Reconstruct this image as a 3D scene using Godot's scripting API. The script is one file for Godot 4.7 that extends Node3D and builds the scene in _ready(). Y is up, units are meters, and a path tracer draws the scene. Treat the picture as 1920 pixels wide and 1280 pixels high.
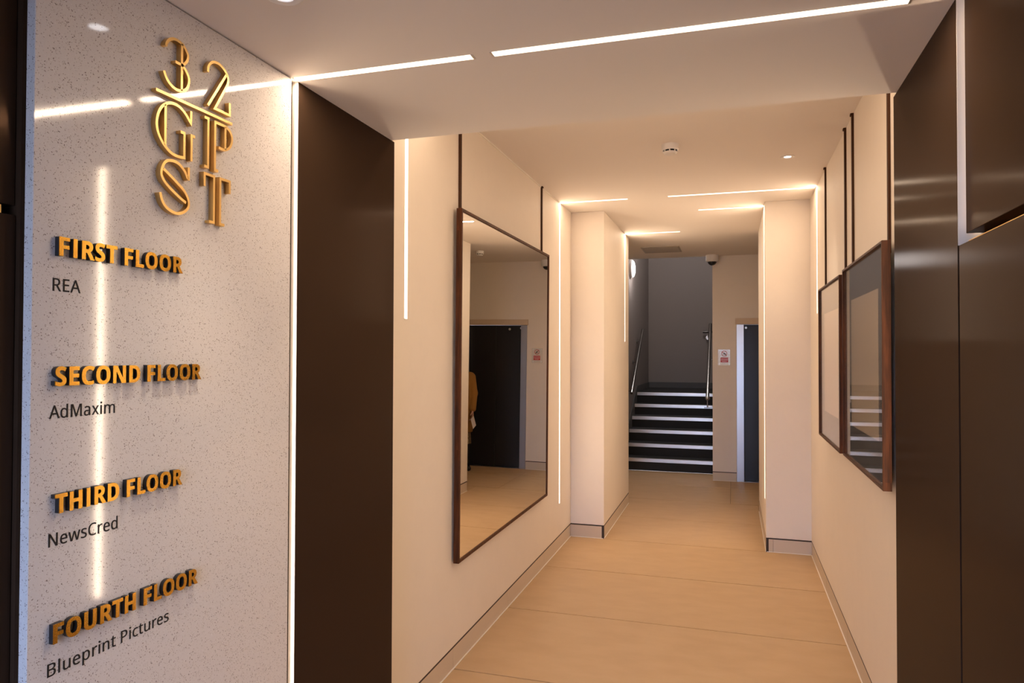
extends Node3D
# Entrance corridor of an office building: quartz directory panel, bronze portal, cream corridor with light lines, stairs and lift beyond.

const EYE := Vector3(0, 1.6, 0)
const CEIL_NEAR := 2.40      # lowered entrance ceiling
const CEIL := 2.84           # corridor ceiling
const XL := -1.354           # corridor wall faces
const XR := 0.602
const PL := -1.06            # passage piers
const PR := 0.26
const XS := -1.223           # quartz panel and left portal face
const XP := 0.483            # right portal face
const ZE := -9.36            # end wall with the lift
const ZP := -6.127           # near face of the piers

var M := {}
var counts := {}
var rng := RandomNumberGenerator.new()

# ---------------------------------------------------------------- helpers
func lin(r: float, g: float, b: float, a := 1.0) -> Color:
	var c := Color(r, g, b).linear_to_srgb()
	c.a = a
	return c

func mat(called: String, c: Color, rough := 0.6, metal := 0.0) -> StandardMaterial3D:
	var m := StandardMaterial3D.new()
	m.resource_name = called
	m.albedo_color = c
	m.roughness = rough
	m.metallic = metal
	M[called] = m
	return m

func tool() -> SurfaceTool:
	var st := SurfaceTool.new()
	st.begin(Mesh.PRIMITIVE_TRIANGLES)
	return st

func tri(st: SurfaceTool, a: Vector3, b: Vector3, c: Vector3, n: Vector3, ns := []) -> void:
	var p := [a, b, c]
	var nn: Array = ns if ns.size() == 3 else [n, n, n]
	var order := [0, 1, 2]
	if (b - a).cross(c - a).dot(n) > 0.0:
		order = [0, 2, 1]
	for k in order:
		var v: Vector3 = p[k]
		st.set_normal(nn[k])
		# u runs along the horizontal of the face, v up: lets brushed metal stretch its shine
		st.set_uv(Vector2(v.x + v.z, v.y))
		st.add_vertex(v)

func quad(st: SurfaceTool, a: Vector3, b: Vector3, c: Vector3, d: Vector3, n: Vector3) -> void:
	tri(st, a, b, c, n)
	tri(st, a, c, d, n)

func box(st: SurfaceTool, lo: Vector3, hi: Vector3, ch := 0.0) -> void:
	# a box with chamfered edges (ch = 0: plain)
	var mid := (lo + hi) * 0.5
	var h := (hi - lo) * 0.5
	var e := minf(ch, minf(h.x, minf(h.y, h.z)) * 0.9)
	for ax in 3:
		var u := (ax + 1) % 3
		var w := (ax + 2) % 3
		for s in [-1.0, 1.0]:
			var n := Vector3.ZERO
			n[ax] = s
			var q := []
			for t in [[-1, -1], [1, -1], [1, 1], [-1, 1]]:
				var p := Vector3.ZERO
				p[ax] = s * h[ax]
				p[u] = t[0] * (h[u] - e)
				p[w] = t[1] * (h[w] - e)
				q.append(mid + p)
			quad(st, q[0], q[1], q[2], q[3], n)
	if e <= 0.0:
		return
	for ax in 3:
		var u := (ax + 1) % 3
		var w := (ax + 2) % 3
		for su in [-1.0, 1.0]:
			for sw in [-1.0, 1.0]:
				var n := Vector3.ZERO
				n[u] = su
				n[w] = sw
				var q := []
				for t in [[-1, 0], [1, 0], [1, 1], [-1, 1]]:
					var p := Vector3.ZERO
					p[ax] = t[0] * (h[ax] - e)
					p[u] = su * (h[u] - (e if t[1] == 1 else 0.0))
					p[w] = sw * (h[w] - (0.0 if t[1] == 1 else e))
					q.append(mid + p)
				quad(st, q[0], q[1], q[2], q[3], n.normalized())
	for sx in [-1.0, 1.0]:
		for sy in [-1.0, 1.0]:
			for sz in [-1.0, 1.0]:
				var s := Vector3(sx, sy, sz)
				tri(st, mid + s * Vector3(h.x, h.y - e, h.z - e), mid + s * Vector3(h.x - e, h.y, h.z - e), mid + s * Vector3(h.x - e, h.y - e, h.z), s.normalized())

func b3(x0: float, x1: float, y0: float, y1: float, z0: float, z1: float, ch := 0.0) -> SurfaceTool:
	var st := tool()
	box(st, Vector3(minf(x0, x1), minf(y0, y1), minf(z0, z1)), Vector3(maxf(x0, x1), maxf(y0, y1), maxf(z0, z1)), ch)
	return st

func addb(st: SurfaceTool, x0: float, x1: float, y0: float, y1: float, z0: float, z1: float, ch := 0.0) -> void:
	box(st, Vector3(minf(x0, x1), minf(y0, y1), minf(z0, z1)), Vector3(maxf(x0, x1), maxf(y0, y1), maxf(z0, z1)), ch)

func tube(st: SurfaceTool, a: Vector3, b: Vector3, ra: float, rb: float, seg := 16, caps := true) -> void:
	var d := (b - a).normalized()
	var u := d.cross(Vector3.UP if absf(d.y) < 0.9 else Vector3.RIGHT).normalized()
	var w := d.cross(u)
	for i in seg:
		var t0 := TAU * i / seg
		var t1 := TAU * (i + 1) / seg
		var n0 := u * cos(t0) + w * sin(t0)
		var n1 := u * cos(t1) + w * sin(t1)
		var nm := (n0 + n1).normalized()
		tri(st, a + n0 * ra, a + n1 * ra, b + n1 * rb, nm, [n0, n1, n1])
		tri(st, a + n0 * ra, b + n1 * rb, b + n0 * rb, nm, [n0, n1, n0])
		if caps:
			tri(st, a, a + n0 * ra, a + n1 * ra, -d)
			tri(st, b, b + n0 * rb, b + n1 * rb, d)

func lathe(st: SurfaceTool, at: Vector3, axis: Vector3, prof: Array, seg := 24) -> void:
	# prof: [[along the axis, radius], ...]
	var d := axis.normalized()
	var u := d.cross(Vector3.UP if absf(d.y) < 0.9 else Vector3.RIGHT).normalized()
	var w := d.cross(u)
	for k in prof.size() - 1:
		var h0: float = prof[k][0]
		var r0: float = prof[k][1]
		var h1: float = prof[k + 1][0]
		var r1: float = prof[k + 1][1]
		var sl := Vector2(h1 - h0, r1 - r0)
		if sl.length() < 1e-6:
			continue
		sl = sl.normalized()
		for i in seg:
			var t0 := TAU * i / seg
			var t1 := TAU * (i + 1) / seg
			var e0 := u * cos(t0) + w * sin(t0)
			var e1 := u * cos(t1) + w * sin(t1)
			# outward along the profile's left-hand side
			var n0 := (e0 * sl.x - d * sl.y)
			var n1 := (e1 * sl.x - d * sl.y)
			var nm := (n0 + n1).normalized()
			tri(st, at + d * h0 + e0 * r0, at + d * h0 + e1 * r0, at + d * h1 + e1 * r1, nm, [n0, n1, n1])
			tri(st, at + d * h0 + e0 * r0, at + d * h1 + e1 * r1, at + d * h1 + e0 * r1, nm, [n0, n1, n0])

func ball(st: SurfaceTool, c: Vector3, r: float, seg := 12) -> void:
	var prof := []
	for i in seg + 1:
		var t := PI * i / seg
		prof.append([-cos(t) * r, sin(t) * r])
	lathe(st, c, Vector3.UP, prof, seg * 2)

func numbered(called: String) -> String:
	var n: int = counts.get(called, 0)
	counts[called] = n + 1
	return called if n == 0 else "%s_%03d" % [called, n]

func obj(called: String, st: SurfaceTool, m: Material, parent: Node = self) -> MeshInstance3D:
	var o := MeshInstance3D.new()
	o.name = numbered(called) if parent == self else called
	o.mesh = st.commit()
	o.material_override = m
	parent.add_child(o, true)
	return o

func struct(called: String, st: SurfaceTool, m: Material, parent: Node = self) -> MeshInstance3D:
	var o := obj(called, st, m, parent)
	if parent == self:
		o.set_meta("kind", "structure")
	return o

func tag(o: Node, label: String, category: String, group := "") -> void:
	o.set_meta("label", label)
	o.set_meta("category", category)
	if group:
		o.set_meta("group", group)

func thing(called: String, label: String, category: String, at := Vector3.ZERO, group := "") -> Node3D:
	var o := Node3D.new()
	o.name = numbered(called)
	add_child(o, true)
	o.position = at
	tag(o, label, category, group)
	return o

# ---------------------------------------------------------------- camera, sky, exposure
func setup_view() -> void:
	var cam := Camera3D.new()
	cam.name = "camera"
	cam.fov = 51.304
	cam.near = 0.02
	cam.position = EYE
	cam.rotation = Vector3(0.01648, 0.30007, 0.002486)
	add_child(cam)
	cam.current = true
	var env := Environment.new()
	env.tonemap_mode = Environment.TONE_MAPPER_LINEAR
	env.tonemap_exposure = 1.12
	env.background_mode = Environment.BG_SKY
	var sky := Sky.new()
	var sm := ProceduralSkyMaterial.new()
	sm.sky_top_color = lin(0.28, 0.42, 0.80)
	sm.sky_horizon_color = lin(0.56, 0.70, 1.0)
	sm.ground_bottom_color = lin(0.16, 0.16, 0.17)
	sm.ground_horizon_color = lin(0.30, 0.31, 0.34)
	sm.sun_angle_max = 0.0
	sky.sky_material = sm
	env.sky = sky
	env.background_energy_multiplier = 15.5
	env.sdfgi_enabled = true
	env.ssao_enabled = true
	env.ssil_enabled = true
	var we := WorldEnvironment.new()
	we.name = "environment"
	we.environment = env
	add_child(we)

# ---------------------------------------------------------------- materials
func noise_tex(freq: float, ramp: Array, seed_: int, octaves := 4, size := 512) -> NoiseTexture2D:
	var n := FastNoiseLite.new()
	n.seed = seed_
	n.frequency = freq
	n.fractal_octaves = octaves
	var t := NoiseTexture2D.new()
	t.width = size
	t.height = size
	t.seamless = true
	t.noise = n
	var g := Gradient.new()
	g.offsets = PackedFloat32Array(ramp.map(func(r): return r[0]))
	g.colors = PackedColorArray(ramp.map(func(r): return r[1]))
	t.color_ramp = g
	return t

func quartz_tex() -> ImageTexture:
	# engineered quartz: pale ground, countless short grey-brown chips and a few white ones; 0.5 m a side
	var n := 1024
	var im := Image.create(n, n, false, Image.FORMAT_RGB8)
	im.fill(Color(0.87, 0.845, 0.83))
	var r := RandomNumberGenerator.new()
	r.seed = 11
	for y in n:
		for x in n:
			var k := 1.0 + (r.randf() - 0.5) * 0.045
			im.set_pixel(x, y, Color(0.865 * k, 0.84 * k, 0.825 * k))
	for i in 9000:
		var c := Vector2(r.randf() * n, r.randf() * n)
		var kind := r.randf()
		var col := Color(0.70, 0.65, 0.62)
		var a := r.randf_range(1.1, 2.9)
		var bb := r.randf_range(0.7, 1.3)
		if kind < 0.17:
			col = Color(0.38, 0.32, 0.30)
			a = r.randf_range(1.6, 4.2)
			bb = r.randf_range(0.9, 1.9)
		elif kind < 0.50:
			col = Color(0.52, 0.45, 0.41)
		elif kind > 0.85:
			col = Color(0.95, 0.94, 0.93)
		var ang := r.randf() * PI
		var ca := cos(ang)
		var sa := sin(ang)
		var ext := int(ceil(a)) + 1
		for dy in range(-ext, ext + 1):
			for dx in range(-ext, ext + 1):
				var u := (dx * ca + dy * sa) / a
				var v := (-dx * sa + dy * ca) / bb
				var d := u * u + v * v
				if d < 1.0:
					var px := posmod(int(c.x) + dx, n)
					var py := posmod(int(c.y) + dy, n)
					im.set_pixel(px, py, im.get_pixel(px, py).lerp(col, clampf(1.4 - d, 0.0, 1.0) * 0.9))
	return ImageTexture.create_from_image(im)

func wood_tex() -> ImageTexture:
	# walnut: long grain along v
	var w := 128
	var h := 512
	var im := Image.create(w, h, false, Image.FORMAT_RGB8)
	var n1 := FastNoiseLite.new()
	n1.seed = 5
	n1.frequency = 0.05
	n1.fractal_octaves = 4
	var n2 := FastNoiseLite.new()
	n2.seed = 9
	n2.frequency = 0.3
	for y in h:
		for x in w:
			var g := n1.get_noise_2d(x * 1.6, y * 0.09) * 0.55 + n2.get_noise_2d(x * 1.2, y * 0.05) * 0.3
			var k := clampf(0.5 + g, 0.0, 1.0)
			im.set_pixel(x, y, Color(0.18, 0.095, 0.045).lerp(Color(0.42, 0.235, 0.115), k))
	return ImageTexture.create_from_image(im)

func world_mapped(m: StandardMaterial3D, scale: Vector3) -> void:
	m.uv1_triplanar = true
	m.uv1_world_triplanar = true
	m.uv1_scale = scale

func make_materials() -> void:
	var m := mat("cream_paint", lin(0.80, 0.71, 0.61), 0.55)
	m.albedo_texture = noise_tex(0.01, [[0.0, Color(0.988, 0.988, 0.988)], [1.0, Color(1, 1, 1)]], 3, 5)
	world_mapped(m, Vector3(0.6, 0.6, 0.6))
	m = mat("ceiling_paint", lin(0.80, 0.725, 0.65), 0.8)
	m = mat("quartz", Color(1, 1, 1), 0.13)
	m.albedo_texture = quartz_tex()
	m.roughness_texture = noise_tex(0.12, [[0.0, Color(0.6, 0.6, 0.6)], [1.0, Color(1, 1, 1)]], 21, 3)
	m.roughness = 0.085
	world_mapped(m, Vector3(2, 2, 2))
	m = mat("bronze", lin(0.046, 0.0265, 0.0165), 0.14, 0.17)
	m.specular_mode = BaseMaterial3D.SPECULAR_DISABLED
	m.anisotropy_enabled = true
	m.anisotropy = 0.75
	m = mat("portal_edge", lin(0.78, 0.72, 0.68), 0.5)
	m = mat("brass", lin(0.48, 0.25, 0.038), 0.24, 1.0)
	m = mat("brass_inlay", lin(0.80, 0.52, 0.18), 0.5, 1.0)
	m = mat("brushed_brass", lin(0.76, 0.50, 0.19), 0.34, 1.0)
	m = mat("shaded_letter_side", lin(0.015, 0.014, 0.016), 0.45)  # unlit metal sides of the letters, their shade put into this colour
	m = mat("black_print", lin(0.012, 0.009, 0.009), 0.8)
	m = mat("tile", Color(1, 1, 1), 0.5)
	m.albedo_texture = noise_tex(0.012, [[0.0, lin(0.52, 0.345, 0.188)], [0.5, lin(0.55, 0.37, 0.203)], [1.0, lin(0.575, 0.392, 0.22)]], 31, 6)
	world_mapped(m, Vector3(0.5, 0.8, 1.0))
	m = mat("grout", lin(0.10, 0.07, 0.045), 0.9)
	m = mat("skirting_tile", lin(0.60, 0.485, 0.365), 0.4)
	m = mat("dark_trim", lin(0.03, 0.014, 0.008), 0.6)
	m = mat("bead_and_highlight", lin(0.84, 0.78, 0.70), 0.5)
	m = mat("walnut", Color(1, 1, 1), 0.5)
	m.metallic_specular = 0.3
	m.albedo_texture = wood_tex()
	world_mapped(m, Vector3(3.0, 0.9, 3.0))
	m = mat("walnut_rail", lin(0.060, 0.024, 0.010), 0.6)
	m.metallic_specular = 0.25
	m = mat("mirror", lin(0.90, 0.89, 0.86), 0.0, 1.0)
	m = mat("picture_mat", lin(0.030, 0.028, 0.032), 0.8)
	m = mat("picture_print", lin(0.62, 0.50, 0.38), 0.8)
	m = mat("pane", Color(1, 1, 1, 0.04), 0.0)
	m.transparency = BaseMaterial3D.TRANSPARENCY_ALPHA
	m = mat("clear_acrylic", Color(1, 1, 1, 0.10), 0.05)
	m.transparency = BaseMaterial3D.TRANSPARENCY_ALPHA
	m.metallic_specular = 0.3
	m = mat("aluminium", lin(0.75, 0.74, 0.73), 0.32, 1.0)
	m = mat("steel", lin(0.46, 0.46, 0.48), 0.3, 1.0)
	m = mat("rail_steel", lin(0.33, 0.315, 0.305), 0.25, 1.0)
	m = mat("lintel_wood", lin(0.60, 0.46, 0.335), 0.5)
	m = mat("dark_rail", lin(0.10, 0.09, 0.088), 0.35, 1.0)
	m = mat("rubber", lin(0.010, 0.009, 0.009), 0.7)
	m = mat("grey_paint", lin(0.25, 0.208, 0.188), 0.7)
	m = mat("stair_skirting", lin(0.085, 0.080, 0.078), 0.6)
	m = mat("lift_door", lin(0.022, 0.021, 0.024), 0.35, 0.3)
	m = mat("plastic_white", lin(0.80, 0.76, 0.72), 0.4)
	m = mat("plastic_black", lin(0.010, 0.010, 0.010), 0.25)
	m = mat("dome_glass", lin(0.012, 0.012, 0.014), 0.06)
	m = mat("grille", lin(0.42, 0.36, 0.29), 0.5)
	m = mat("sign_red", lin(0.50, 0.012, 0.018), 0.35)
	m = mat("sign_white", lin(0.85, 0.80, 0.78), 0.4)
	m = mat("led", lin(1.0, 0.86, 0.68), 0.5)
	m.emission_enabled = true
	m.emission = lin(1.0, 0.86, 0.68)
	m.emission_energy_multiplier = 2.4
	m = mat("lamp_glow", lin(1, 1, 1), 0.5)
	m.emission_enabled = true
	m.emission = lin(0.96, 0.95, 1.0)
	m.emission_energy_multiplier = 9.0
	m = mat("bulkhead_glow", lin(1, 1, 1), 0.5)
	m.emission_enabled = true
	m.emission = lin(1.0, 0.97, 0.97)
	m.emission_energy_multiplier = 2.5
	m = mat("street", lin(0.20, 0.20, 0.20), 0.9)

# ---------------------------------------------------------------- lamps
const WARM := [1.0, 0.77, 0.555]
const STRIP_GLOW := 46.0       # radiance of the light in front of each diffuser

func light_line(a: Vector3, b: Vector3, n: Vector3, width: float, label: String, group: String, called := "light_line", gain := 1.0) -> void:
	# a linear LED profile from a to b, facing n
	var t := thing(called, label, "light", Vector3.ZERO, group)
	var d := (b - a).normalized()
	var w := n.cross(d).normalized() * width * 0.5
	var st := tool()
	var p := [a - w, a + w, b + w, b - w]
	var up := n * 0.0015
	quad(st, p[0] + up, p[1] + up, p[2] + up, p[3] + up, n)
	for k in 4:
		var q0: Vector3 = p[k]
		var q1: Vector3 = p[(k + 1) % 4]
		quad(st, q0, q1, q1 + up, q0 + up, (q0 + q1) * 0.5 - (a + b) * 0.5)
	obj("diffuser", st, M.led, t)
	for e in [[a, -d], [b, d]]:
		var c: Vector3 = e[0]
		var o: Vector3 = e[1]
		var s2 := tool()
		var lo := c - w * 1.05
		var hi := c + w * 1.05 + o * 0.006 + n * 0.002
		box(s2, Vector3(minf(lo.x, hi.x), minf(lo.y, hi.y), minf(lo.z, hi.z)), Vector3(maxf(lo.x, hi.x), maxf(lo.y, hi.y), maxf(lo.z, hi.z)))
		obj("end_cap", s2, M.aluminium, t)
	var l := AreaLight3D.new()
	l.name = "line_glow"
	l.area_size = Vector2(a.distance_to(b), width)
	l.light_color = lin(WARM[0], WARM[1], WARM[2])
	l.area_normalize_energy = true
	l.light_energy = STRIP_GLOW * gain * a.distance_to(b) * width / PI
	l.area_range = 14.0
	l.shadow_enabled = true
	t.add_child(l)
	l.transform = Transform3D(Basis(d, (-n).cross(d), -n).orthonormalized(), (a + b) * 0.5 + n * 0.004)
	if l.transform.basis.z.dot(-n) < 0.5:
		l.transform.basis = Basis(d, n.cross(d), n)

func downlight(at: Vector3, label: String) -> void:
	var t := thing("ceiling_downlight", label, "downlight", at)
	var st := tool()
	lathe(st, Vector3.ZERO, Vector3.DOWN, [[0.0, 0.044], [0.003, 0.043], [0.004, 0.038], [0.0035, 0.024], [0.0005, 0.020]], 32)
	obj("trim_ring", st, M.plastic_white, t)
	var s2 := tool()
	lathe(s2, Vector3.ZERO, Vector3.DOWN, [[0.0008, 0.0205], [0.0015, 0.015], [0.0018, 0.0]], 24)
	obj("lamp_lens", s2, M.lamp_glow, t)
	var l := SpotLight3D.new()
	l.name = "spot_glow"
	l.light_color = lin(1.0, 0.82, 0.62)
	l.light_energy = 0.7
	l.light_size = 0.02
	l.spot_angle = 32.0
	l.spot_range = 12.0
	l.shadow_enabled = true
	t.add_child(l)
	l.position = Vector3(0, -0.006, 0)
	l.rotation = Vector3(-PI / 2, 0, 0)

func make_lamps() -> void:
	var w := 0.026
	light_line(Vector3(XS + 0.008, CEIL_NEAR, -1.789), Vector3(-0.668, CEIL_NEAR, -1.789), Vector3.DOWN, w, "short light line in the entrance ceiling meeting the speckled quartz panel", "", "light_line", 1.3)
	light_line(Vector3(-0.608, CEIL_NEAR, -1.789), Vector3(0.385, CEIL_NEAR, -1.789), Vector3.DOWN, w, "long light line in the entrance ceiling running towards the right bronze portal", "", "light_line", 2.0)
	light_line(Vector3(-1.2415, 0.0, -1.7885), Vector3(-1.2415, CEIL_NEAR - 0.01, -1.7885), Vector3.RIGHT, 0.012, "full height light line in the slot between quartz panel and bronze portal", "", "light_line", 0.35)
	light_line(Vector3(0.535, 1.875, -1.804), Vector3(0.535, CEIL_NEAR - 0.008, -1.804), Vector3.LEFT, 0.005, "thin light line deep in the groove beside the right bronze portal", "")
	light_line(Vector3(XL, 1.749, -2.812), Vector3(XL, CEIL - 0.002, -2.812), Vector3.RIGHT, w, "short upright light line on the cream wall between bronze portal and mirror", "")
	light_line(Vector3(XR, 0.37, -2.812), Vector3(XR, CEIL - 0.002, -2.812), Vector3.LEFT, w, "upright light line on the cream wall between right bronze portal and dark picture", "")
	light_line(Vector3(XL + 0.01, CEIL, -2.812), Vector3(-0.80, CEIL, -2.812), Vector3.DOWN, w, "ceiling light line just inside the portal on the mirror side", "")
	light_line(Vector3(-0.48, CEIL, -2.812), Vector3(XR - 0.01, CEIL, -2.812), Vector3.DOWN, w, "ceiling light line just inside the portal on the picture side", "")
	light_line(Vector3(XL, 0.373, -5.70), Vector3(XL, CEIL - 0.002, -5.70), Vector3.RIGHT, w, "long upright light line on the wall between mirror and left pier", "", "light_line", 0.7)
	light_line(Vector3(XL + 0.01, CEIL, -5.705), Vector3(-0.798, CEIL, -5.705), Vector3.DOWN, w, "corridor ceiling light line starting above the left wall by the mirror", "", "light_line", 0.7)
	light_line(Vector3(-0.478, CEIL, -5.705), Vector3(XR - 0.01, CEIL, -5.705), Vector3.DOWN, w, "longest corridor ceiling light line reaching the wall with the pictures", "", "light_line", 0.7)
	light_line(Vector3(XR, 1.90, -5.66), Vector3(XR, CEIL - 0.002, -5.66), Vector3.LEFT, w, "short upright light line above the pale picture beside the right pier", "", "light_line", 0.7)
	light_line(Vector3(PR, 0.40, -6.30), Vector3(PR, CEIL - 0.002, -6.30), Vector3.LEFT, w, "long upright light line on the front corner of the right pier", "", "light_line", 0.9)
	light_line(Vector3(-0.272, CEIL, -6.32), Vector3(PR - 0.01, CEIL, -6.32), Vector3.DOWN, w, "ceiling light line between the piers ending at the right pier", "", "light_line", 0.9)
	light_line(Vector3(PL, 1.724, -7.38), Vector3(PL, CEIL - 0.002, -7.38), Vector3.RIGHT, w, "short upright light line on the inner side of the left pier", "", "light_line", 1.4)
	light_line(Vector3(PL + 0.01, CEIL, -7.39), Vector3(-0.502, CEIL, -7.39), Vector3.DOWN, w, "ceiling light line ending at the left pier before the stairs", "", "light_line", 1.4)
	downlight(Vector3(-0.958, CEIL_NEAR, -1.357), "round downlight in the lowered entrance ceiling by the quartz panel")
	downlight(Vector3(0.338, CEIL, -4.765), "round downlight in the corridor ceiling near the pictures")

# ---------------------------------------------------------------- setting
func skirting(side: String, along: String, fixed: float, face: float, from: float, to: float) -> void:
	# tiled skirting with a dark strip on top; along z at x = fixed (face = +-1 the way it looks), or along x at z = fixed
	var o := Node3D.new()
	o.name = "baseboard_" + side
	add_child(o)
	o.set_meta("kind", "structure")
	var step := 0.9145
	var edges := [from]
	var lo := minf(from, to)
	var hi := maxf(from, to)
	var cuts := []
	var k := -20
	while k < 20:
		var c := ZP + step * k + (0.04 if along == "x" else 0.0)
		if c > lo + 0.03 and c < hi - 0.03:
			cuts.append(c)
		k += 1
	cuts.push_front(lo)
	cuts.append(hi)
	for i in cuts.size() - 1:
		var a: float = cuts[i] + (0.001 if i > 0 else 0.0)
		var b: float = cuts[i + 1] - (0.001 if i < cuts.size() - 2 else 0.0)
		var st := tool()
		if along == "z":
			addb(st, fixed - face * 0.05, fixed - face * 0.001, 0.0, 0.104, a, b, 0.0012)
		else:
			addb(st, a, b, 0.0, 0.104, fixed - face * 0.05, fixed - face * 0.001, 0.0012)
		obj("skirting_tile", st, M.skirting_tile, o)
	var s2 := tool()
	if along == "z":
		addb(s2, fixed - face * 0.05, fixed - face * 0.0004, 0.104, 0.114, lo, hi)
	else:
		addb(s2, lo, hi, 0.104, 0.114, fixed - face * 0.05, fixed - face * 0.0004)
	obj("top_strip", s2, M.dark_trim, o)
	var s3 := tool()
	if along == "z":
		addb(s3, fixed - face * 0.002, fixed + face * 0.004, 0.0, 0.004, lo, hi)
	else:
		addb(s3, lo, hi, 0.0, 0.004, fixed - face * 0.002, fixed + face * 0.004)
	obj("sealant_bead", s3, M.bead_and_highlight, o)

func make_floor() -> void:
	var f := struct("floor", b3(-1.62, 2.2, -0.16, -0.005, -9.88, 1.7), M.grout)
	var step := 0.9145
	for k in range(-4, 11):
		var z1 := ZP + step * k - 0.0038
		var z0 := ZP + step * (k - 1) + 0.0038
		var spans := [[-1.36, 0.61]]
		if k <= 0:
			spans = [[PL, PR]]
		if k <= -2:
			spans = [[-1.43, -0.02], [-0.0175, 1.4], [1.4025, 2.1]]
			z1 = ZP + step * k - 0.0038
		if k == -1:
			spans = [[-1.43, PR], [PR + 0.0025, 2.1]]
		if k == -4:
			z0 = -9.86
		if k < -4:
			continue
		if z0 > 1.6:
			continue
		for s in spans:
			var a: float = s[0]
			var b: float = s[1]
			obj("floor_tile", b3(a, b, -0.02, 0.0, z0, minf(z1, 1.69), 0.0006), M.tile, f)

func make_shell() -> void:
	make_floor()
	# entrance, behind and beside the camera
	struct("ceiling_entrance", b3(-1.60, 0.90, CEIL_NEAR, CEIL + 0.14, -2.412, 1.7), M.ceiling_paint)
	var back := tool()
	addb(back, -1.60, -1.16, 0, CEIL_NEAR, 1.5, 1.7)
	addb(back, 0.40, 0.90, 0, CEIL_NEAR, 1.5, 1.7)
	addb(back, -1.16, 0.40, 2.32, CEIL_NEAR, 1.5, 1.7)
	struct("wall_back", back, M.cream_paint)
	var d := Node3D.new()
	d.name = "door_1"
	add_child(d)
	d.set_meta("kind", "structure")
	var fr := tool()
	for x in [[-1.16, -1.10], [-0.405, -0.355], [0.34, 0.40]]:
		addb(fr, x[0], x[1], 0, 2.32, 1.56, 1.61, 0.003)
	addb(fr, -1.10, 0.34, 2.26, 2.32, 1.56, 1.61, 0.003)
	addb(fr, -1.10, 0.34, 0.0, 0.09, 1.56, 1.61, 0.003)
	obj("door_frame", fr, M.bronze, d)
	for x in [[-1.10, -0.405], [-0.355, 0.34]]:
		obj("glass_pane", b3(x[0], x[1], 0.09, 2.26, 1.582, 1.588), M.pane, d)
	for x in [-0.44, -0.32]:
		var hs := tool()
		tube(hs, Vector3(x, 0.85, 1.53), Vector3(x, 1.35, 1.53), 0.012, 0.012)
		for y in [0.9, 1.3]:
			tube(hs, Vector3(x, y, 1.53), Vector3(x, y, 1.57), 0.008, 0.008)
		obj("pull_handle", hs, M.steel, d)
	struct("ground", b3(-8, 8, -0.2, -0.03, 1.7, 14), M.street)

	# left entrance wall: bronze panels, slot with brass inlay, then the quartz panel
	var wl := Node3D.new()
	wl.name = "wall_left"
	add_child(wl)
	wl.set_meta("kind", "structure")
	obj("bronze_panel", b3(-1.40, -1.253, 0, 1.850, -0.972, 1.5, 0.001), M.bronze, wl)
	obj("bronze_panel", b3(-1.40, -1.256, 1.868, CEIL_NEAR, -0.972, 1.5, 0.001), M.bronze, wl)
	obj("slot_lining", b3(-1.40, -1.285, 1.850, 1.868, -0.972, 1.5), M.bronze, wl)
	obj("brass_inlay", b3(-1.285, -1.258, 1.8505, 1.866, -0.948, 1.5), M.brass_inlay, wl)
	obj("backing", b3(-1.60, -1.2435, 0, CEIL_NEAR, -1.81, -0.973), M.bronze, wl)
	var pr := Node3D.new()
	pr.name = "wall_portal"
	add_child(pr)
	pr.set_meta("kind", "structure")
	obj("bronze_reveal", b3(XL, XS, 0, CEIL_NEAR, -1.8105, -2.435), M.bronze, pr)
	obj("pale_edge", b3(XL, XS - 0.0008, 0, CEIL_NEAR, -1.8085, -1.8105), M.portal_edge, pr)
	obj("bronze_reveal", b3(XP, XR, 0, CEIL_NEAR, -1.8105, -2.456), M.bronze, pr)
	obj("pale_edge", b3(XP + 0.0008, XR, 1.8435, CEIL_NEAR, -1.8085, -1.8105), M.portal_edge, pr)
	var wr := Node3D.new()
	wr.name = "wall_right"
	add_child(wr)
	wr.set_meta("kind", "structure")
	obj("bronze_panel", b3(XP, 0.66, 0, 1.842, -1.7995, 1.5, 0.001), M.bronze, wr)
	obj("bronze_panel", b3(0.497, 0.66, 1.868, CEIL_NEAR, -1.7995, 1.5, 0.001), M.bronze, wr)
	obj("slot_lining", b3(0.535, 0.66, 1.842, 1.868, -1.7995, 1.5), M.bronze, wr)
	obj("brass_inlay", b3(0.492, 0.535, 1.8425, 1.8475, -1.765, 1.5), M.brass_inlay, wr)
	obj("groove", b3(0.535, 0.66, 0, CEIL_NEAR, -1.8085, -1.7995), M.bronze, wr)

	# corridor
	struct("wall_corridor_left", b3(-1.60, XL, 0.114, CEIL, -2.40, ZP - 0.02), M.cream_paint)
	struct("wall_corridor_right", b3(XR, 0.90, 0.114, CEIL, -2.40, ZP - 0.02), M.cream_paint)
	struct("wall_pier_left", b3(-1.60, PL, 0.114, CEIL, -7.66, ZP, 0.002), M.cream_paint)
	struct("wall_pier_right", b3(PR, 2.2, 0.114, CEIL, -7.66, ZP, 0.002), M.cream_paint)
	struct("ceiling", b3(-1.60, 2.2, CEIL, CEIL + 0.16, ZE - 0.02, -2.412), M.ceiling_paint)
	struct("highlight_trim_1", b3(XL, XL + 0.004, CEIL - 0.008, CEIL, -2.42, -5.66), M.bead_and_highlight)  # highlight along the wall-top gap, put into a pale strip
	# low plinths behind the skirting
	var pl := tool()
	addb(pl, -1.60, XL - 0.05, 0, 0.114, -2.40, ZP - 0.02)
	addb(pl, XR + 0.05, 0.90, 0, 0.114, -2.40, ZP - 0.02)
	addb(pl, -1.60, PL - 0.05, 0, 0.114, -7.61, ZP - 0.05)
	addb(pl, PR + 0.05, 2.2, 0, 0.114, -7.61, ZP - 0.05)
	struct("wall_plinth", pl, M.cream_paint)
	skirting("corridor_left", "z", XL, 1.0, -2.44, ZP)
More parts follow.
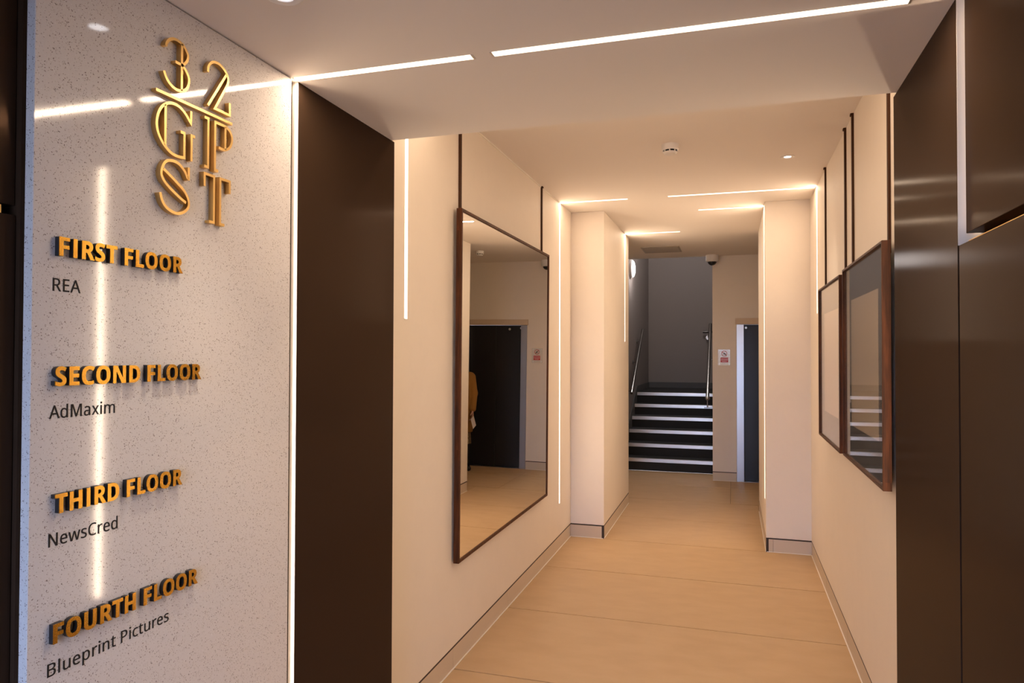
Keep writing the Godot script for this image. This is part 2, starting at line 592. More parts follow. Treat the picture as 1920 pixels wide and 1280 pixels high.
	skirting("corridor_right", "z", XR, -1.0, -2.46, ZP)
	skirting("pier_left_front", "x", ZP, 1.0, XL - 0.001, PL - 0.006)
	skirting("pier_left", "z", PL, 1.0, ZP - 0.006, -7.66)
	skirting("pier_right_front", "x", ZP, 1.0, PR + 0.006, XR - 0.0)
	skirting("pier_right", "z", PR, -1.0, ZP - 0.006, -7.66)
	skirting("lobby", "x", -7.66, -1.0, PR, 2.1)
	# bronze corner strips at the pier skirtings
	var cs := tool()
	addb(cs, PL - 0.02, PL - 0.0005, 0.0, 0.114, ZP - 0.02, ZP - 0.0005)
	addb(cs, PR + 0.0005, PR + 0.02, 0.0, 0.114, ZP - 0.02, ZP - 0.0005)
	struct("trim_2", cs, M.dark_trim)

	# lift lobby
	struct("wall_lobby_left", b3(-1.60, -1.43, 0, CEIL + 0.16, ZE, -7.66), M.cream_paint)
	struct("wall_lobby_right", b3(2.1, 2.2, 0, CEIL, ZE, -7.66), M.cream_paint)
	struct("wall_end", b3(-0.235, 0.055, 0.114, CEIL + 0.16, ZE - 0.16, ZE), M.cream_paint)
	struct("wall_over_lift", b3(0.055, 1.021, 1.97, CEIL + 0.16, ZE - 0.16, ZE), M.cream_paint)
	struct("wall_end_right", b3(1.021, 2.2, 0.114, CEIL + 0.16, ZE - 0.16, ZE), M.cream_paint)
	struct("wall_plinth_end", b3(-0.185, 0.054, 0.0, 0.114, ZE - 0.16, ZE - 0.05), M.cream_paint)
	struct("wall_plinth_end_right", b3(1.022, 2.2, 0.0, 0.114, ZE - 0.16, ZE - 0.05), M.cream_paint)
	struct("wall_shaft", b3(0.0, 1.1, 0.0, 2.1, ZE - 0.6, ZE - 0.4), M.cream_paint)
	skirting("end", "x", ZE, 1.0, -0.235, 0.054)
	skirting("end_right", "x", ZE, 1.0, 1.022, 2.1)

# ---------------------------------------------------------------- stairs
func make_stairs() -> void:
	var rise := 0.164
	var go := 0.31
	var z0 := -9.86
	var t := thing("staircase", "dark carpeted stairs with bright metal nosings rising behind the corridor", "stairs")
	for i in 6:
		var y := rise * (i + 1)
		var z := z0 - go * i
		obj("step", b3(-1.45, -0.236, y - rise if i else 0.0, y - 0.002, z - 0.004, z - go - 0.02 if i < 5 else z - 0.06), M.rubber, t)
		var st := tool()
		addb(st, -1.445, -0.238, y - 0.046, y, z - 0.004, z, 0.001)
		addb(st, -1.445, -0.238, y - 0.004, y, z - 0.05, z - 0.003, 0.001)
		obj("nosing", st, M.aluminium, t)
	struct("floor_landing", b3(-1.45, 1.5, 0.8, rise * 6 - 0.002, z0 - go * 5 - 0.062, -13.12), M.rubber)
	# stairwell
	struct("wall_stair_left", b3(-1.60, -1.452, 0, 5.4, -13.2, ZE), M.grey_paint)
	struct("wall_stair_back", b3(-1.60, 1.6, 0, 5.4, -13.25, -13.12), M.grey_paint)
	var r := tool()
	addb(r, -0.235, -0.10, 0.0, 5.4, -11.47, ZE - 0.16)
	addb(r, -0.10, 1.6, rise * 6, 5.4, -11.47, -11.37)
	struct("wall_stair_right", r, M.grey_paint)
	struct("wall_stair_far_right", b3(1.5, 1.6, 0.9, 5.4, -13.2, -11.4), M.grey_paint)
	struct("wall_stair_front", b3(-1.60, -0.10, CEIL + 0.16, 5.4, ZE - 0.16, ZE - 0.02), M.grey_paint)
	struct("ceiling_stair", b3(-1.60, 1.6, 5.4, 5.5, -13.25, ZE), M.ceiling_paint)
	# stair skirting: a raking board on the left wall, a level one round the landing
	var sk := tool()
	var y6 := rise * 6
	for i in 5:
		var za := z0 - go * i + 0.02
		var zb := za - go
		var ya := rise * (i + 1) + 0.10
		var yb := ya + rise
		var a := Vector3(-1.452, 0, za)
		for side in [0.0, 0.012]:
			quad(sk, Vector3(-1.452 + side, ya - 0.30, za), Vector3(-1.452 + side, yb - 0.30, zb), Vector3(-1.452 + side, yb, zb), Vector3(-1.452 + side, ya, za), Vector3.RIGHT)
		quad(sk, Vector3(-1.452, ya, za), Vector3(-1.44, ya, za), Vector3(-1.44, yb, zb), Vector3(-1.452, yb, zb), Vector3(0, 1, 0.5).normalized())
	addb(sk, -1.452, -1.44, y6, y6 + 0.10, -13.12, z0 - go * 5 + 0.02)
	addb(sk, -1.452, 1.5, y6, y6 + 0.10, -13.12, -13.108)
	struct("baseboard_stair", sk, M.stair_skirting)

	# handrails
	var a := thing("stair_handrail", "slim steel handrail on brackets along the grey stair wall", "handrail")
	var s := tool()
	var p0 := Vector3(-1.375, 1.031, -10.235)
	var p1 := Vector3(-1.375, 1.984, -11.576)
	tube(s, p0, p1, 0.021, 0.021, 20)
	obj("rail", s, M.rail_steel, a)
	for k in [0.09, 0.52, 0.86]:
		var c := p0.lerp(p1, k)
		var bs := tool()
		tube(bs, c + Vector3(0, -0.02, 0), c + Vector3(0, -0.06, 0), 0.007, 0.007, 10)
		tube(bs, c + Vector3(0, -0.06, 0), c + Vector3(-0.07, -0.06, 0), 0.007, 0.007, 10)
		tube(bs, c + Vector3(-0.077, -0.06, 0), c + Vector3(-0.068, -0.06, 0), 0.03, 0.03, 16)
		obj("bracket", bs, M.rail_steel, a)
	var b := thing("stair_handrail", "steel handrail with a round end knob beside the lift wall", "handrail")
	s = tool()
	p0 = Vector3(-0.322, 1.0, -10.12)
	p1 = Vector3(-0.322, 2.06, -11.59)
	tube(s, p0, p1, 0.024, 0.024, 20)
	obj("rail", s, M.rail_steel, b)
	s = tool()
	ball(s, p0 + Vector3(0, -0.01, 0.01), 0.032)
	obj("end_knob", s, M.aluminium, b)
	s = tool()
	tube(s, p0 + Vector3(0, -0.03, 0), p0 + Vector3(0, -0.135, 0), 0.009, 0.009, 10)
	addb(s, -0.365, -0.236, p0.y - 0.15, p0.y - 0.135, p0.z - 0.02, p0.z + 0.02)
	obj("bracket", s, M.rail_steel, b)
	s = tool()
	tube(s, p0.lerp(p1, 0.55) + Vector3(0, -0.02, 0), p0.lerp(p1, 0.55) + Vector3(0, -0.07, 0), 0.008, 0.008, 10)
	tube(s, p0.lerp(p1, 0.55) + Vector3(0, -0.07, 0), p0.lerp(p1, 0.55) + Vector3(0.086, -0.07, 0), 0.008, 0.008, 10)
	obj("bracket", s, M.rail_steel, b)
	var c2 := thing("landing_handrail", "short level handrail on the grey wall above the stair landing", "handrail")
	s = tool()
	tube(s, Vector3(-0.492, 1.985, -13.04), Vector3(1.1, 1.985, -13.04), 0.021, 0.021, 16)
	obj("rail", s, M.dark_rail, c2)
	s = tool()
	tube(s, Vector3(-0.40, 1.965, -13.04), Vector3(-0.40, 1.885, -13.06), 0.008, 0.008, 10)
	tube(s, Vector3(-0.40, 1.885, -13.119), Vector3(-0.40, 1.885, -13.06), 0.04, 0.04, 16)
	obj("bracket", s, M.aluminium, c2)
	s = tool()
	tube(s, Vector3(0.8, 1.965, -13.04), Vector3(0.8, 1.885, -13.119), 0.008, 0.008, 10)
	obj("bracket", s, M.aluminium, c2)

	# round bulkhead lamps on the grey walls: one in view, one a floor up whose light falls on the landing wall
	for q in [[Vector3(-1.452, 2.865, -10.66), Vector3.RIGHT, 0.28, "round white bulkhead lamp glowing on the grey stair wall"], [Vector3(-0.236, 4.3, -11.0), Vector3.LEFT, 1.5, "bulkhead lamp a floor up, lighting the grey landing wall"]]:
		var ax: Vector3 = q[1]
		var lp := thing("wall_lamp", q[3], "lamp", q[0])
		s = tool()
		lathe(s, Vector3.ZERO, ax, [[0.0, 0.135], [0.035, 0.135], [0.04, 0.128]], 32)
		obj("base", s, M.plastic_white, lp)
		s = tool()
		lathe(s, Vector3.ZERO, ax, [[0.038, 0.128], [0.055, 0.115], [0.068, 0.08], [0.074, 0.03], [0.075, 0.0]], 32)
		obj("lamp_cover", s, M.bulkhead_glow, lp)
		var l := OmniLight3D.new()
		l.name = "lamp_light"
		l.light_color = lin(1.0, 0.95, 0.93)
		l.light_energy = q[2]
		l.light_size = 0.1
		l.omni_range = 12.0
		l.shadow_enabled = true
		lp.add_child(l)
		l.position = ax * 0.19

# ---------------------------------------------------------------- lift, sign, ceiling fittings
func make_lift() -> void:
	var t := thing("lift_entrance", "dark two-leaf lift doors in a brushed steel frame under a cream lintel", "lift doors")
	for x in [[0.056, 0.143], [0.93, 1.02]]:
		obj("jamb", b3(x[0], x[1], 0, 1.968, ZE - 0.15, ZE + 0.004, 0.002), M.steel, t)
	obj("lintel", b3(0.040, 1.036, 1.968, 2.045, ZE, ZE + 0.028, 0.003), M.lintel_wood, t)
	var e := obj("door_leaf", b3(0.10, 0.536, 0.004, 1.966, ZE - 0.14, ZE - 0.10, 0.0015), M.lift_door, t)
	var f := obj("door_leaf", b3(0.5385, 0.97, 0.004, 1.966, ZE - 0.14, ZE - 0.10, 0.0015), M.lift_door, t)
	for p in [[0.17, 1.93, e], [0.338, 1.915, e]]:
		var s := tool()
		lathe(s, Vector3(p[0], p[1], ZE - 0.10), Vector3.BACK, [[0.0, 0.017], [0.004, 0.016], [0.006, 0.012], [0.006, 0.0]], 16)
		obj("key_escutcheon", s, M.aluminium, p[2])
	obj("sill", b3(0.143, 0.93, -0.003, 0.003, ZE - 0.15, ZE), M.steel, t)

	var z := ZE
	var sg := thing("fire_notice", "small clear notice with red prohibition ring and red panel beside the lift", "sign")
	obj("plate", b3(-0.169, -0.019, 1.453, 1.653, z + 0.012, z + 0.016, 0.001), M.clear_acrylic, sg)
	for p in [[-0.152, 1.637], [-0.036, 1.637], [-0.152, 1.470], [-0.036, 1.470]]:
		var s := tool()
		tube(s, Vector3(p[0], p[1], z), Vector3(p[0], p[1], z + 0.020), 0.0075, 0.0065, 14)
		obj("stud", s, M.aluminium, sg)
	var ring := tool()
	var c := Vector3(-0.092, 1.602, z + 0.0162)
	for i in 32:
		var a0 := TAU * i / 32
		var a1 := TAU * (i + 1) / 32
		var d0 := Vector3(cos(a0), sin(a0), 0)
		var d1 := Vector3(cos(a1), sin(a1), 0)
		quad(ring, c + d0 * 0.029, c + d1 * 0.029, c + d1 * 0.035, c + d0 * 0.035, Vector3.BACK)
	var sl := Vector3(-1, 1, 0).normalized()
	var sw := Vector3(1, 1, 0).normalized() * 0.003
	quad(ring, c - sl * 0.03 - sw, c + sl * 0.03 - sw, c + sl * 0.03 + sw, c - sl * 0.03 + sw, Vector3.BACK)
	obj("prohibition_ring", ring, M.sign_red, sg)
	# walking figure with flames, reduced to its dark strokes
	var fg := tool()
	addb(fg, c.x - 0.006, c.x + 0.004, c.y - 0.004, c.y + 0.012, c.z - 0.0004, c.z + 0.0002)
	addb(fg, c.x + 0.006, c.x + 0.016, c.y - 0.018, c.y + 0.002, c.z - 0.0004, c.z + 0.0002)
	addb(fg, c.x - 0.012, c.x - 0.006, c.y - 0.018, c.y - 0.004, c.z - 0.0004, c.z + 0.0002)
	obj("pictogram", fg, M.black_print, sg)
	obj("red_panel", b3(-0.137, -0.045, 1.492, 1.552, z + 0.0158, z + 0.0164), M.sign_red, sg)
	# three lines of print, too small in the photograph to read
	var r := RandomNumberGenerator.new()
	r.seed = 77
	var pr := tool()
	for k in 3:
		var y := 1.540 - k * 0.0165
		var x := -0.131 + (0.012 if k == 2 else 0.0)
		var xe := -0.051 - (0.012 if k == 2 else 0.0)
		while x < xe:
			var wd := r.randf_range(0.003, 0.006)
			addb(pr, x, minf(x + wd, xe), y - 0.0055, y, z + 0.0163, z + 0.0167)
			x += wd + r.randf_range(0.0012, 0.004)
	obj("print_lines", pr, M.sign_white, sg)

	# dome camera under the ceiling, at the corner of the lift wall
	var cm := thing("security_camera", "white dome security camera under the ceiling by the stairs", "camera", Vector3(-0.235, CEIL, ZE + 0.09))
	var s3 := tool()
	lathe(s3, Vector3.ZERO, Vector3.DOWN, [[0.0, 0.078], [0.07, 0.078], [0.082, 0.07], [0.086, 0.055]], 32)
	obj("housing", s3, M.plastic_white, cm)
	s3 = tool()
	lathe(s3, Vector3.ZERO, Vector3.DOWN, [[0.084, 0.056], [0.10, 0.052], [0.118, 0.038], [0.128, 0.018], [0.131, 0.0]], 32)
	obj("dome", s3, M.dome_glass, cm)
	# smoke detectors
	for p in [[Vector3(-0.347, CEIL, -4.29), "white smoke detector on the corridor ceiling before the mirror"], [Vector3(0.36, CEIL, -8.25), "white smoke detector on the lift lobby ceiling"]]:
		var sd := thing("smoke_detector", p[1], "smoke detector", p[0])
		s3 = tool()
		lathe(s3, Vector3.ZERO, Vector3.DOWN, [[0.0, 0.050], [0.030, 0.050], [0.034, 0.047], [0.036, 0.044]], 32)
		lathe(s3, Vector3.ZERO, Vector3.DOWN, [[0.045, 0.042], [0.050, 0.040], [0.057, 0.032], [0.060, 0.018], [0.061, 0.0]], 32)
		for k in 8:
			var an := TAU * k / 8
			var dd := Vector3(cos(an), 0, sin(an)) * 0.041
			tube(s3, dd + Vector3(0, -0.035, 0), dd + Vector3(0, -0.046, 0), 0.0045, 0.0045, 6)
		obj("casing", s3, M.plastic_white, sd)
		s3 = tool()
		lathe(s3, Vector3.ZERO, Vector3.DOWN, [[0.034, 0.036], [0.047, 0.036]], 24)
		obj("chamber", s3, M.plastic_black, sd)
	# ceiling grille before the stairs
	var vg := thing("ceiling_grille", "rectangular slatted ventilation grille in the ceiling before the stairs", "grille")
	var st := tool()
	var g0 := Vector2(-1.02, -8.84)
	var g1 := Vector2(-0.578, -8.35)
	addb(st, g0.x, g1.x, CEIL - 0.006, CEIL, g0.y, g0.y + 0.02, 0.001)
	addb(st, g0.x, g1.x, CEIL - 0.006, CEIL, g1.y - 0.02, g1.y, 0.001)
	addb(st, g0.x, g0.x + 0.02, CEIL - 0.006, CEIL, g0.y + 0.02, g1.y - 0.02, 0.001)
	addb(st, g1.x - 0.02, g1.x, CEIL - 0.006, CEIL, g0.y + 0.02, g1.y - 0.02, 0.001)
	obj("frame", st, M.grille, vg)
	var zz := g0.y + 0.03
	while zz < g1.y - 0.025:
		obj("slat", b3(g0.x + 0.02, g1.x - 0.02, CEIL - 0.005, CEIL - 0.001, zz, zz + 0.012), M.grille, vg)
		zz += 0.022
	obj("void", b3(g0.x + 0.02, g1.x - 0.02, CEIL - 0.001, CEIL, g0.y + 0.02, g1.y - 0.02), M.grille, vg)

# ---------------------------------------------------------------- mirror and pictures
func frame_parts(t: Node3D, y0: float, y1: float, z0: float, z1: float, front: float, depth: float, face: float, bar: float) -> void:
	# four walnut bars; front = x of the front face, face = the way it looks (+1 right, -1 left); z0 nearer than z1
	var xb := front - face * depth
	for s in [[y0, y1, z0 - bar, z0, "stile"], [y0, y1, z1, z1 + bar, "stile"], [y1 - bar, y1, z1 + bar, z0 - bar, "rail"], [y0, y0 + bar, z1 + bar, z0 - bar, "rail"]]:
		var st := tool()
		addb(st, xb, front, s[0], s[1], s[2], s[3], 0.0012)
		obj(s[4], st, M.walnut, t)

func hanging_rail(x: float, face: float, z: float, y0: float, label: String, group: String) -> void:
	var t := thing("hanging_rail", label, "rail", Vector3(x, y0, z), group)
	var st := tool()
	addb(st, 0, face * 0.010, 0, CEIL - y0 - 0.004, -0.0125, 0.0125, 0.001)
	obj("bar", st, M.walnut_rail, t)
	st = tool()
	addb(st, 0, face * 0.016, CEIL - y0 - 0.012, CEIL - y0, -0.013, 0.013, 0.001)
	obj("ceiling_clip", st, M.walnut_rail, t)

func make_hangings() -> void:
	var m := thing("wall_mirror", "large upright mirror in a thin walnut frame on the cream wall", "mirror", Vector3(-1.314, 0.541, 0))
	frame_parts(m, 0.0, 1.794, -3.35, -5.155, 0.0, 0.030, 1.0, 0.016)
	obj("mirror_glass", b3(-0.024, -0.006, 0.016, 1.778, -5.139, -3.366), M.mirror, m)
	m.rotation.z = -0.0062
	hanging_rail(XL, 1.0, -3.44, 2.30, "dark hanging rail above the near end of the mirror", "")
	hanging_rail(XL, 1.0, -5.10, 2.30, "dark hanging rail above the far end of the mirror", "")
	# pictures on the right wall
	for p in [[1.078, 2.036, -3.012, -4.030, "dark-mounted picture with a beige print, next to the bronze portal"], [1.069, 2.025, -4.150, -5.105, "walnut framed picture hanging next to the right pier"]]:
		var y0: float = p[0]
		var y1: float = p[1]
		var z0: float = p[2]
		var z1: float = p[3]
		var t := thing("framed_picture", p[4], "picture", Vector3(0.548, y0, 0))
		var h := y1 - y0
		frame_parts(t, 0.0, h, z0, z1, 0.0, 0.032, -1.0, 0.011)
		obj("mount", b3(0.018, 0.026, 0.011, h - 0.011, z1 + 0.011, z0 - 0.011), M.picture_mat, t)
		obj("print", b3(0.0168, 0.018, 0.17, h - 0.17, z1 + 0.17, z0 - 0.17), M.picture_print, t)
		obj("glass_pane", b3(0.010, 0.013, 0.011, h - 0.011, z1 + 0.011, z0 - 0.011), M.pane, t)
	hanging_rail(XR, -1.0, -5.12, 2.00, "dark hanging rail above the far end of the pale picture", "")
	hanging_rail(XR, -1.0, -4.255, 2.00, "dark hanging rail above the near end of the pale picture", "")
	hanging_rail(XR, -1.0, -4.005, 2.00, "dark hanging rail above the far end of the dark picture", "")
	hanging_rail(XR, -1.0, -3.128, 2.00, "dark hanging rail above the near end of the dark picture beside the portal", "")

# ---------------------------------------------------------------- quartz panel and its lettering
func ribbon(st: SurfaceTool, pts: Array, w: float, x0: float, x1: float) -> void:
	# a flat bar of width w along a line on the wall (points are [z, y]), from x0 (wall) to x1 (face)
	var p := []
	for q in pts:
		p.append(Vector2(q[0], q[1]))
	var l := []
	var r := []
	for i in p.size():
		var t := Vector2.ZERO
		if i > 0:
			t += ((p[i] - p[i - 1]) as Vector2).normalized()
		if i < p.size() - 1:
			t += ((p[i + 1] - p[i]) as Vector2).normalized()
		t = t.normalized()
		var n := Vector2(-t.y, t.x)
		var k := 1.0
		if i > 0 and i < p.size() - 1:
			var a := ((p[i] - p[i - 1]) as Vector2).normalized()
			k = 1.0 / maxf(0.5, absf(n.dot(Vector2(-a.y, a.x))))
		l.append(p[i] + n * w * 0.5 * k)
		r.append(p[i] - n * w * 0.5 * k)
	var v := func(q: Vector2, x: float) -> Vector3: return Vector3(x, q.y, q.x)
	for i in p.size() - 1:
		quad(st, v.call(l[i], x1), v.call(l[i + 1], x1), v.call(r[i + 1], x1), v.call(r[i], x1), Vector3.RIGHT)
		for s in [[l, 1.0], [r, -1.0]]:
			var e: Array = s[0]
			var tt: Vector2 = (e[i + 1] - e[i])
			var nn := Vector3(0, tt.x, -tt.y) * float(s[1])
			var mid: Vector2 = (e[i] + e[i + 1]) * 0.5 - (p[i] + p[i + 1]) * 0.5
			nn = Vector3(0, mid.y, mid.x).normalized()
			quad(st, v.call(e[i], x0), v.call(e[i + 1], x0), v.call(e[i + 1], x1), v.call(e[i], x1), nn)
	for e in [0, p.size() - 1]:
		var o: Vector2 = (p[e] - p[1 if e == 0 else e - 1])
		quad(st, v.call(l[e], x0), v.call(r[e], x0), v.call(r[e], x1), v.call(l[e], x1), Vector3(0, o.y, o.x).normalized())

func text_mesh(text: String, font: Font, depth: float) -> TextMesh:
	var m := TextMesh.new()
	m.text = text
	m.font = font
	m.font_size = 96
	m.pixel_size = 0.001
	m.depth = depth
	m.curve_step = 1.0
	m.horizontal_alignment = HORIZONTAL_ALIGNMENT_LEFT
	return m

func lettering(t: Node3D, text: String, font: Font, z0: float, width: float, y0: float, cap: float, raised: bool) -> void:
	# writes text on the quartz panel from z0 leftward into the depth (towards -z), base line y0, capital height cap
	var whole := text_mesh(text, font, 0.01).get_aabb()
	var ref := text_mesh("E", font, 0.01).get_aabb()
	var sx := width / whole.size.x
	var sy := cap / ref.size.y
	for i in text.length():
		if text[i] == " ":
			continue
		var adv: float = font.get_string_size(text.substr(0, i), HORIZONTAL_ALIGNMENT_LEFT, -1, 96).x * 0.001
		# the heading's capital I is a plain bar: a lower-case l cut to capital height
		var bar := raised and text[i] == "I"
		var m := text_mesh("l" if bar else text[i], font, 0.01)
		var gy := sy * (ref.size.y / m.get_aabb().size.y if bar else 1.0)
		if bar:
			adv += 0.5 * (font.get_string_size("I", HORIZONTAL_ALIGNMENT_LEFT, -1, 96).x - font.get_string_size("l", HORIZONTAL_ALIGNMENT_LEFT, -1, 96).x) * 0.001
		var o := MeshInstance3D.new()
		o.name = "letter"
		o.mesh = m
		t.add_child(o, true)
		# text x -> -z, text y -> y, text depth z -> x
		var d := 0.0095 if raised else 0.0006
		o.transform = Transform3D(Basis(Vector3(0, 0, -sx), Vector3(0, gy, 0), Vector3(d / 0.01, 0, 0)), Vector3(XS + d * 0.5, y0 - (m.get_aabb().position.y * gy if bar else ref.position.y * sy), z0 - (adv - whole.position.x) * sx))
		o.material_override = M.shaded_letter_side if raised else M.black_print
		if raised:
			var f := MeshInstance3D.new()
			f.name = "brass_face"
			f.mesh = m
			f.material_override = M.brass
			o.add_child(f, true)
			f.transform = Transform3D(Basis(Vector3(1, 0, 0), Vector3(0, 1, 0), Vector3(0, 0, 0.16)), Vector3(0, 0, 0.0058))

func make_directory() -> void:
	var slab := thing("quartz_panel", "tall speckled white quartz wall panel carrying the brass directory", "wall panel")
	obj("slab", b3(-1.2434, XS, 0.0, CEIL_NEAR - 0.003, -1.775, -0.980, 0.0012), M.quartz, slab)
	var bold := SystemFont.new()
	bold.font_names = PackedStringArray(["Droid Sans"])
	bold.font_weight = 700
	var heavy := FontVariation.new()
	heavy.base_font = bold
	heavy.variation_embolden = 0.35
	var thin := SystemFont.new()
	thin.font_names = PackedStringArray(["Droid Sans"])
	var print_face := FontVariation.new()
	print_face.base_font = thin
	print_face.variation_embolden = 0.12
	var rows := [
		["FIRST FLOOR", 1.782, -1.026, 0.316, "REA", 1.7155, -1.022, 0.060, "gold raised letters of the first floor heading on quartz", "small black printed tenant name under the first floor heading"],
		["SECOND FLOOR", 1.536, -1.021, 0.384, "AdMaxim", 1.4745, -1.018, 0.149, "gold raised letters of the second floor heading on quartz", "small black printed tenant name under the second floor heading"],
		["THIRD FLOOR", 1.296, -1.024, 0.323, "NewsCred", 1.234, -1.020, 0.157, "gold raised letters of the third floor heading on quartz", "small black printed tenant name under the third floor heading"],
		["FOURTH FLOOR", 1.0535, -1.024, 0.376, "Blueprint Pictures", 0.9915, -1.021, 0.300, "gold raised letters of the fourth floor heading on quartz", "small black printed tenant name under the fourth floor heading"],
	]
	for r in rows:
		var t := thing("raised_lettering", r[8], "lettering", Vector3.ZERO, "floor headings on the directory")
		lettering(t, r[0], heavy, r[2], r[3], r[1], 0.0365, true)
		var u := thing("printed_lettering", r[9], "lettering", Vector3.ZERO, "tenant names on the directory")
		lettering(u, r[4], print_face, r[6], r[7], r[5], 0.0245, false)
	# brass monogram: 3 2 over a bar, then G P, S T
	var strokes := {
		"numeral": [
			[[[-1.2820, 2.2870], [-1.2840, 2.2950], [-1.2920, 2.3050], [-1.3040, 2.3120], [-1.3180, 2.3130], [-1.3320, 2.3100], [-1.3430, 2.3010], [-1.3490, 2.2910], [-1.3450, 2.2760], [-1.3320, 2.2620]], [[-1.3320, 2.2620], [-1.3430, 2.2530], [-1.3520, 2.2400], [-1.3520, 2.2270], [-1.3450, 2.2120], [-1.3300, 2.2020], [-1.3110, 2.2000], [-1.2940, 2.2060], [-1.2830, 2.2160], [-1.2760, 2.2290]], [[-1.3100, 2.2620], [-1.3320, 2.2620]], [[-1.3300, 2.3110], [-1.3300, 2.2020]]],
			[[[-1.4150, 2.2790], [-1.4160, 2.2910], [-1.4230, 2.3020], [-1.4340, 2.3100], [-1.4510, 2.3130], [-1.4660, 2.3090], [-1.4790, 2.3010], [-1.4870, 2.2890], [-1.4850, 2.2740], [-1.4750, 2.2560], [-1.4400, 2.1980], [-1.4940, 2.1980], [-1.4940, 2.2290]], [[-1.4810, 2.2970], [-1.4660, 2.2740], [-1.4160, 2.1980]]]],
		"divider_bar": [[[[-1.2540, 2.1790], [-1.5040, 2.1790]]]],
		"letter": [
			[[[-1.3610, 2.1650], [-1.3600, 2.1360], [-1.3440, 2.1520], [-1.3240, 2.1630], [-1.3010, 2.1640], [-1.2820, 2.1560], [-1.2680, 2.1420], [-1.2590, 2.1220], [-1.2570, 2.1020], [-1.2620, 2.0850], [-1.2720, 2.0700], [-1.2860, 2.0580], [-1.3020, 2.0500], [-1.3200, 2.0480], [-1.3400, 2.0500], [-1.3400, 2.1070], [-1.3280, 2.1070]], [[-1.2820, 2.1550], [-1.2820, 2.0630]], [[-1.3630, 2.0480], [-1.3630, 2.1080], [-1.3740, 2.1080]]],
			[[[-1.4050, 2.0480], [-1.4180, 2.0480], [-1.4180, 2.1660], [-1.4050, 2.1660]], [[-1.4540, 2.0470], [-1.4420, 2.0470], [-1.4420, 2.1650], [-1.4770, 2.1650], [-1.4970, 2.1560], [-1.5040, 2.1400], [-1.4970, 2.1190], [-1.4780, 2.1060], [-1.4550, 2.1060]], [[-1.4790, 2.1640], [-1.4790, 2.1070]]],
			[[[-1.3550, 2.0310], [-1.3545, 2.0010]], [[-1.3520, 2.0040], [-1.3410, 2.0200], [-1.3220, 2.0320], [-1.3030, 2.0340], [-1.2850, 2.0280], [-1.2750, 2.0130], [-1.2720, 1.9970], [-1.2790, 1.9840], [-1.2970, 1.9710], [-1.3230, 1.9570], [-1.3470, 1.9470]], [[-1.2780, 2.0090], [-1.3000, 1.9980], [-1.3330, 1.9790], [-1.3510, 1.9620], [-1.3560, 1.9460], [-1.3510, 1.9330], [-1.3340, 1.9210], [-1.3140, 1.9170], [-1.2910, 1.9230], [-1.2760, 1.9360], [-1.2690, 1.9550]]],
			[[[-1.4070, 2.0000], [-1.4070, 2.0305], [-1.4400, 2.0305], [-1.4400, 1.9175], [-1.4240, 1.9175]], [[-1.4965, 2.0000], [-1.4965, 2.0305], [-1.4620, 2.0305], [-1.4620, 1.9175], [-1.4780, 1.9175]]]],
	}
	var mono := thing("brass_monogram", "brass outline monogram 32 GP ST with a thin dividing bar on quartz", "emblem")
	for kind in strokes:
		for glyph in strokes[kind]:
			var st := tool()
			for line in glyph:
				ribbon(st, smooth_line(line) if (line as Array).size() > 5 else line, 0.0066, XS, XS + 0.0135)
			obj(kind, st, M.brushed_brass, mono)

func smooth_line(pts: Array) -> Array:
	# rounds the bends of a digitised curve; sharp corners stay
	var out := [pts[0]]
	for i in pts.size() - 1:
		var p0 := Vector2(pts[maxi(i - 1, 0)][0], pts[maxi(i - 1, 0)][1])
		var p1 := Vector2(pts[i][0], pts[i][1])
		var p2 := Vector2(pts[i + 1][0], pts[i + 1][1])
		var p3 := Vector2(pts[mini(i + 2, pts.size() - 1)][0], pts[mini(i + 2, pts.size() - 1)][1])
		var sharp1 := i > 0 and (p1 - p0).normalized().dot((p2 - p1).normalized()) < 0.55
		var sharp2 := i < pts.size() - 2 and (p2 - p1).normalized().dot((p3 - p2).normalized()) < 0.55
		if sharp1:
			p0 = p1 - (p2 - p1)
		if sharp2:
			p3 = p2 + (p2 - p1)
		if (p2 - p1).length() > 0.03:
			out.append(pts[i + 1])
			continue
		for k in [0.25, 0.5, 0.75, 1.0]:
			var q := p1.cubic_interpolate(p2, p0, p3, k)
			out.append([q.x, q.y])
	return out

# ---------------------------------------------------------------- a person waiting by the lift (seen in the mirror)
func cone_dist(p: Vector3, q: Array) -> float:
	# tapered capsule; q = [a, b, ra, rb, squash in z]
	var sq: float = q[4]
	var pp := Vector3(p.x, p.y, p.z / sq)
	var a: Vector3 = q[0]
	var b: Vector3 = q[1]
	a.z /= sq
	b.z /= sq
	var ab := b - a
	var t := clampf((pp - a).dot(ab) / maxf(ab.length_squared(), 1e-9), 0.0, 1.0)
	return (pp.distance_to(a + ab * t) - lerpf(q[2], q[3], t)) * minf(sq, 1.0)

func field(p: Vector3, prims: Array, k: float) -> float:
	var d := 1e3
	for q in prims:
		var e := cone_dist(p, q)
		if e > d + k:
			continue
		if d > e + k:
			d = e
			continue
		var h := clampf(0.5 + 0.5 * (d - e) / k, 0.0, 1.0)
		d = lerpf(d, e, h) - k * h * (1.0 - h)
	return d

